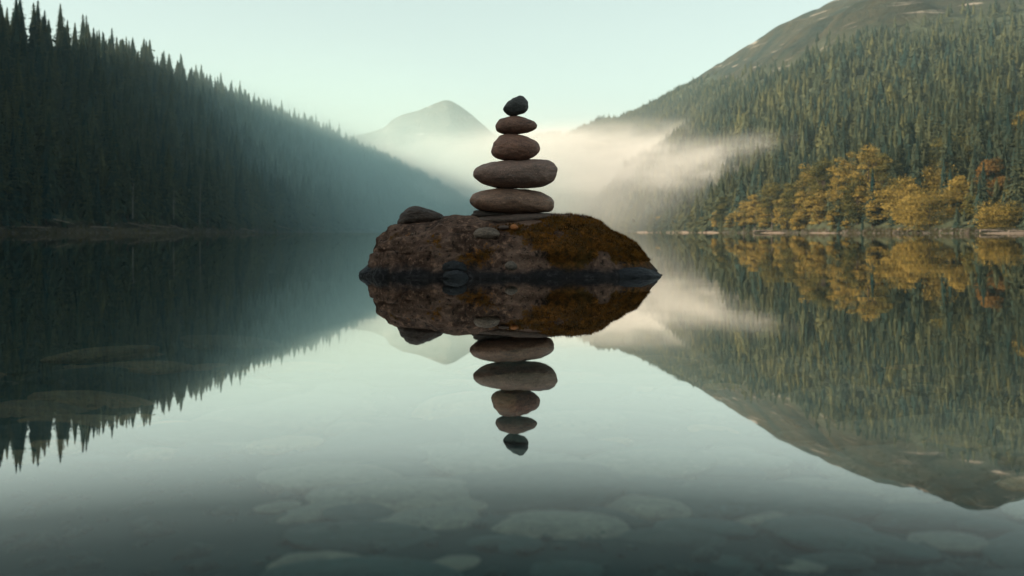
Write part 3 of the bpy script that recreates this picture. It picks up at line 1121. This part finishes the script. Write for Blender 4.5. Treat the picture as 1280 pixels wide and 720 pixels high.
def stone(name, outline, dist, thick, mat, seed, rough=0.5, sph=ICO6, power=2.0):
    """a stone turned from its outline (photograph pixels) with its own distance and thickness"""
    P = np.array(outline, float)
    k = dist / F
    X = (P[:, 0] - 640) * k
    Z = H + (HZ - P[:, 1]) * k
    cx, cz = (X.min() + X.max()) / 2, (Z.min() + Z.max()) / 2
    wx, wz = (X.max() - X.min()) / 2, (Z.max() - Z.min()) / 2
    ax, az = (X - cx) / wx, (Z - cz) / wz
    ang = np.arctan2(az, ax); rad = np.hypot(ax, az)
    o = np.argsort(ang); ang, rad = ang[o], rad[o]
    A = np.linspace(-math.pi, math.pi, 361)
    Rr = np.interp(A, np.concatenate([ang - 2 * math.pi, ang, ang + 2 * math.pi]), np.tile(rad, 3))
    ker = np.hanning(17); ker /= ker.sum()
    Rr = np.convolve(np.concatenate([Rr[-9:-1], Rr, Rr[1:9]]), ker, 'valid')
    v, f = sph
    s = np.hypot(v[:, 0], v[:, 2])
    th = np.arctan2(v[:, 2], v[:, 0])
    rr = np.interp(th, A, Rr)
    sp = s ** (2.0 / power)
    yy = np.sign(v[:, 1]) * np.abs(v[:, 1]) ** (2.0 / power)
    # a slightly skewed belly keeps the front and the back unlike each other
    out = np.stack([np.cos(th) * rr * sp * wx, yy * thick, np.sin(th) * rr * sp * wz], 1)
    size = (wx * wz) ** 0.5
    for i in range(len(out)):
        x, y, z = out[i]
        q = Vector((x + seed * 3.7, y + seed, z * 1.6 - seed))
        dn = 0.06 * size * fbm(*(q / size * 0.9), 3) + 0.018 * size * rough * fbm(*(q / size * 4), 4)
        dn -= 0.05 * size * rough * max(0, abs(mn.noise(q / size * 1.3 + Vector((5, 5, 5)))) - 0.33)
        out[i] += np.array((v[i, 0], v[i, 1], v[i, 2])) * dn
    me = make_mesh(name, out, f, mat, None, True)
    return link(name, me, None, (cx, dist, cz))


def z5(pts): return [(570 + x / 7.58, 105 + y / 7.58) for x, y in pts]
def z6(pts): return [(570 + x / 6.547, 190 + y / 6.547) for x, y in pts]
def z7(pts): return [(445 + x / 6.4, 250 + y / 6.4) for x, y in pts]


from mathutils.bvhtree import BVHTree
BVH = BVHTree.FromPolygons([(x, y + RC, z) for x, y, z in rv], [tuple(int(i) for i in q) for q in rf])


def on_rock(p, Y, default):
    h = BVH.ray_cast(Vector((0, 0, H)), (Vector(at(p, Y, 10)) - Vector((0, 0, H))).normalized())
    return h[0].y if h[0] else default


D = 5.97
G = 'stones stacked in the cairn'
tag(stone('cairn_stone', z5([(445, 235), (470, 195), (520, 155), (570, 118), (605, 105), (640, 115), (668, 150), (683, 200), (680, 245), (655, 270), (600, 290), (570, 304), (530, 310), (495, 296), (460, 270)]), D, 0.062, M['grey_stone'], 1.1, 1.0),
    'small tilted dark grey stone at the very top of the stack', 'stone', G)
tag(stone('cairn_stone', z5([(378, 410), (390, 365), (425, 330), (490, 310), (560, 304), (640, 315), (710, 340), (755, 370), (765, 400), (745, 430), (700, 455), (640, 472), (560, 482), (480, 476), (410, 462), (385, 440)]), D, 0.088, M['umber_stone'], 2.3, 0.9),
    'small flat oval stone directly below the tilted top stone', 'stone', G)
tag(stone('cairn_stone', z5([(328, 640), (345, 590), (380, 530), (420, 492), (480, 476), (560, 478), (640, 492), (720, 525), (780, 560), (802, 610), (785, 660), (740, 695), (670, 716), (560, 728), (450, 724), (370, 704), (335, 670)]), D, 0.115, M['red_stone'], 3.9, 0.9),
    'egg shaped reddish brown stone in the middle of the stack', 'stone', G)
tag(stone('cairn_stone', z6([(138, 175), (150, 140), (190, 112), (260, 92), (360, 76), (480, 66), (600, 63), (720, 64), (775, 75), (810, 110), (826, 170), (818, 215), (780, 255), (720, 280), (620, 295), (500, 305), (380, 302), (300, 290), (230, 268), (180, 235), (148, 205)]), D, 0.165, M['grey_brown_stone'], 5.2, 0.9),
    'wide flat brown stone with a blunt right end under the egg shaped one', 'stone', G)
tag(stone('cairn_stone', z6([(110, 395), (130, 360), (180, 328), (260, 310), (360, 302), (480, 298), (580, 305), (670, 325), (740, 355), (785, 390), (800, 430), (795, 465), (770, 492), (700, 502), (560, 508), (400, 506), (250, 496), (170, 472), (130, 440)]), D, 0.17, M['brown_stone'], 7.7, 0.9),
    'wide smooth lens shaped brown stone, lowest of the big stacked stones', 'stone', G)
tag(stone('cairn_stone', z6([(145, 500), (155, 478), (250, 470), (400, 475), (560, 485), (640, 498), (690, 512), (600, 528), (450, 540), (300, 552), (190, 552), (150, 535)]), D + 0.03, 0.10, M['boulder'], 8.4, 0.9),  # dark colour stands in for the contact shadow under the big stone
    'thin stone coloured dark as contact shadow, squeezed under the lowest big stone', 'stone', G)
tag(stone('base_slab', z6([(110, 552), (200, 534), (330, 524), (470, 512), (610, 503), (740, 500), (810, 510), (800, 545), (720, 575), (620, 592), (540, 604), (400, 606), (250, 606), (150, 600), (112, 580)]), D, 0.19, M['slab_stone'], 9.9, 1.4, ICO6, 2.8),
    'flat weathered slab on the rock carrying the whole stack', 'slab')
tag(stone('loose_boulder', z7([(340, 200), (350, 150), (385, 95), (430, 60), (490, 52), (560, 70), (640, 95), (690, 115), (704, 140), (696, 170), (620, 196), (520, 204), (430, 206)]), 6.0, 0.12, M['boulder'], 11.3, 3.2, ICO6, 2.6),
    'rough dark grey boulder lying on the left shoulder of the mossy rock', 'boulder')
tag(stone('pebble', z7([(940, 285), (955, 250), (990, 225), (1035, 216), (1090, 225), (1135, 250), (1150, 280), (1100, 310), (1000, 315), (950, 305)]), on_rock(607, 297, 5.65) + 0.025, 0.05, M['pale_stone'], 12.1, 3.0, ICO5, 2.4),
    'pale grey rounded stone stuck in moss below the slab', 'stone')
tag(stone('pebble', z7([(1236, 222), (1245, 198), (1265, 193), (1290, 205), (1300, 225), (1285, 238), (1255, 240), (1240, 236)]), on_rock(642.5, 286, 5.65) - 0.004, 0.022, M['orange_stone'], 13.4, 1.0, ICO4),
    'small bright orange pebble under the front edge of the slab', 'pebble')
tag(stone('pebble', z7([(1140, 222), (1160, 205), (1190, 202), (1220, 212), (1226, 228), (1200, 238), (1160, 238)]), on_rock(630, 286, 5.65) - 0.004, 0.024, M['slab_stone'], 14.4, 1.0, ICO4),
    'small brown pebble left of the bright orange one', 'pebble')
WG = 'wet stones at the foot of the rock'
tag(stone('wet_stone', z7([(680, 540), (700, 500), (760, 478), (830, 490), (890, 530), (900, 570), (800, 590), (700, 580)]), on_rock(568, 334, 5.6) + 0.045, 0.07, M['wet_stone'], 15.1, 3.5, ICO5, 2.7),
    'dark wet stone leaning on the front of the rock, upper of a close pair', 'stone', WG)
tag(stone('wet_stone', z7([(700, 620), (720, 575), (790, 555), (860, 570), (900, 610), (890, 660), (790, 670), (720, 655)]), on_rock(570, 343, 5.6) + 0.025, 0.07, M['wet_stone'], 16.6, 3.5, ICO5, 2.7),
    'dark wet stone in the water below its close neighbour at the front', 'stone', WG)
tag(stone('wet_stone', z7([(1190, 535), (1205, 500), (1240, 488), (1275, 505), (1290, 545), (1260, 565), (1210, 560)]), on_rock(638, 334, 5.6) + 0.005, 0.03, M['pale_stone'], 17.2, 1.8, ICO4),
    'small pale stone at the front foot of the rock near its middle', 'stone', WG)
tag(stone('wet_stone', z7([(30, 600), (80, 540), (130, 500), (190, 505), (240, 540), (270, 600), (230, 640), (120, 640), (60, 630)]), 5.95, 0.16, M['wet_stone'], 18.2, 3.0, ICO5, 2.2),
    'dark wet stone sloping into the water at the left end of the rock', 'stone', WG)
tag(stone('wet_stone', [(735, 346), (745, 338), (770, 333), (800, 334), (818, 340), (826, 346), (800, 354), (760, 355)], 5.75, 0.14, M['wet_stone'], 19.2, 3.0, ICO5, 2.2),
    'flat wet stone sloping into the water at the right end of the rock', 'stone', WG)

# ------------------------------------------------------------------ stones on the lake bed
bedproto = []
for k in range(5):
    a = [(640 + 50 * math.cos(t) * (1 + 0.55 * mn.noise(Vector((math.cos(t) * 1.3, math.sin(t) * 1.3, k * 5.1)))), 300 + 20 * math.sin(t)) for t in np.linspace(0, 6.1, 16)]
    for mk in ('bed_stone', 'bed_dark', 'bed_rust'):
        o = stone('submerged_stone', a, 1.372, 0.050, M[mk], 20 + k, 2.0, ICO4, 2.3)
        bedproto.append([o, mk, False])


def bed_z(x, y):
    return -0.20 - 0.03 * min(abs(x), 6) - 0.045 * max(0, y - 2)


def bed_stone(x, y, sx, sy, sz, rz, mk, label, group):
    c = [b for b in bedproto if b[1] == mk]
    b = c[sr.randrange(len(c))]
    if not b[2]:
        o = b[0]; b[2] = True
    else:
        o = b[0].copy(); col.objects.link(o)
    o.location = (x, y, bed_z(x, y) + 0.008)
    o.rotation_euler = (sr.uniform(-.1, .1), sr.uniform(-.1, .1), rz)
    o.scale = (sx * 1.25, sy * 1.1, sz * 1.6)
    tag(o, label, 'stone', group)


sr = random.Random(31)
def bed_at(p, Y):
    d = 1.5
    for _ in range(12):
        d = F * (H - bed_z((p - 640) / F * d, d)) / (Y - HZ)
    return (p - 640) / F * d, d


BG = 'stones under the clear water'
for (p, Y, wpx, mk, lab) in [(530, 660, 120, 'bed_stone', 'pale flat submerged stone, brightest under the water at the bottom centre'), (700, 668, 150, 'bed_stone', 'pale flat submerged stone right of the brightest one at the bottom centre'),
                             (640, 622, 240, 'bed_dark', 'long dark submerged stone above the two pale ones at the bottom centre'), (900, 632, 190, 'bed_dark', 'dark submerged stone right of the long dark one'),
                             (880, 668, 110, 'bed_dark', 'dark submerged stone near the bottom below its dark neighbour'), (1010, 640, 170, 'bed_dark', 'dark submerged stone under the mountain reflection at lower right'),
                             (150, 470, 150, 'bed_rust', 'rusty submerged stone showing in the dark reflection of the left forest'), (130, 448, 130, 'bed_rust', 'rusty submerged stone just behind another in the dark left reflection'),
                             (290, 432, 110, 'bed_rust', 'rusty submerged stone farther right in the dark left reflection'), (20, 512, 70, 'bed_rust', 'rusty submerged stone at the left edge of the picture'),
                             (420, 605, 170, 'bed_stone', 'pale submerged stone left of the long dark one'), (800, 590, 160, 'bed_stone', 'pale submerged stone below the tip of the reflected stack, to its right'), (900, 585, 150, 'bed_stone', 'pale submerged stone under the edge of the mountain reflection')]:
    x, y = bed_at(p, Y)
    wd = wpx / F * y
    bed_stone(x, y, wd / 0.1, wd / 0.1 * 0.8, wd / 0.1 * 0.30, sr.uniform(-.2, .2), mk, lab, BG)
placed = []
tries = 0
while len(placed) < 230 and tries < 9000:
    tries += 1
    y = sr.uniform(2.0, 5.0) if sr.random() < 0.4 else sr.uniform(1.3, 2.6)
    x = sr.uniform(-0.56, 0.60) * y
    if abs(x) < 1.0 and y > 4.9: continue
    if y < 2.2 and x < -0.22 * y: continue
    s = sr.choice((sr.uniform(0.6, 1.2), sr.uniform(1.2, 2.8))) * (0.75 + 0.2 * y)
    rr = s * 0.05 * 1.25
    if any(math.hypot((x - a) , (y - b) * 1.3) < 0.60 * (rr + c) for a, b, c in placed): continue
    placed.append((x, y, rr))
    mk = sr.choices(['bed_stone', 'bed_dark', 'bed_rust'], [5, 5, 1] if x > -0.25 * y else [1, 4, 4])[0]
    lab = {'bed_stone': 'plain pale brown submerged stone among many on the lake bed', 'bed_dark': 'plain dark submerged stone among many on the lake bed', 'bed_rust': 'plain rusty brown submerged stone among many on the lake bed'}[mk]
    bed_stone(x, y, s, s * sr.uniform(.6, .9), s * sr.uniform(.25, .45), sr.uniform(-0.5, 0.5), mk, lab, {'bed_stone': 'pale stones scattered on the lake bed', 'bed_dark': 'dark stones scattered on the lake bed', 'bed_rust': 'rusty stones scattered on the lake bed'}[mk])
# gravel between the larger stones
qv, qf = [], []
for _ in range(1400):
    y = sr.uniform(1.25, 3.6)
    x = sr.uniform(-0.5, 0.55) * y
    r = sr.choice((0.006, 0.009, 0.014, 0.022)) * sr.uniform(.7, 1.4)
    w3 = OC * np.array([[sr.uniform(.6, 1.2) for _ in range(3)] for _ in range(6)]) * np.array((r * 1.3, r, r * 0.6))
    an = sr.uniform(0, 6.3)
    zb = bed_z(x, y) + 0.03 * mn.noise(Vector((x * 1.1, y * 1.1, 0)))
    o = len(qv)
    qv += [(q[0] * math.cos(an) - q[1] * math.sin(an) + x, q[0] * math.sin(an) + q[1] * math.cos(an) + y, q[2] + zb) for q in w3]
    qf += [(i + o, j + o, k + o) for i, j, k in OF]
tag(link('lake_gravel', make_mesh('lake_gravel', qv, qf, M['bed_dark'])), kind='stuff')
for b in bedproto:
    if not b[2]: bpy.data.objects.remove(b[0])
for k, o in enumerate(first):
    if not used[k]:
        for c in list(o.children): bpy.data.objects.remove(c)
        bpy.data.objects.remove(o)

# ------------------------------------------------------------------ haze and mist
def box_mesh(name, lo, hi, mat):
    x0, y0, z0 = lo; x1, y1, z1 = hi
    v = [(x0, y0, z0), (x1, y0, z0), (x1, y1, z0), (x0, y1, z0), (x0, y0, z1), (x1, y0, z1), (x1, y1, z1), (x0, y1, z1)]
    f = [(0, 3, 2, 1), (4, 5, 6, 7), (0, 1, 5, 4), (1, 2, 6, 5), (2, 3, 7, 6), (3, 0, 4, 7)]
    return link(name, make_mesh(name, v, f, mat))


HAZE = 0.00010
hz = box_mesh('haze', (-2500, -600, -4), (2500, 3700, 500), volume_mat('haze air', (0.68, 0.95, 1.0), HAZE))
tag(hz, kind='stuff')


def mist(px, Y, d, rx, ry, rz, dens, seed, scale, lo=0.42, hi=0.62, colour=(0.97, 0.95, 0.92)):
    v, f = ICO4
    o = link('mist_bank', make_mesh('mist_bank', v, f, mist_mat('mist %d' % seed, dens, seed, scale, lo, hi, colour)), None, at(px, Y, d))
    o.scale = (rx, ry, rz)
    tag(o, kind='stuff')


mist(775, 202, 1280, 330, 300, 48, 0.019, 3, (3.0, 2.4, 1.3), 0.40, 0.66)
mist(560, 205, 1850, 240, 260, 60, 0.010, 8, (2.6, 2.0, 1.2), 0.38, 0.64)
mist(545, 240, 1180, 80, 80, 22, 0.012, 5, (2.0, 1.6, 1.0), 0.38, 0.62)
mist(425, 245, 750, 200, 500, 95, 0.0029, 21, (1.0, 1.0, 0.8), 0.1, 0.5, (0.68, 0.96, 0.97))
mist(830, 248, 880, 150, 360, 52, 0.0021, 11, (1.6, 1.3, 0.9), 0.25, 0.6)
mist(880, 206, 680, 95, 190, 19, 0.008, 17, (2.2, 1.6, 1.0), 0.38, 0.66)
mist(560, 262, 1800, 900, 1250, 150, 0.0012, 14, (1.1, 1.0, 0.8), 0.1, 0.5)
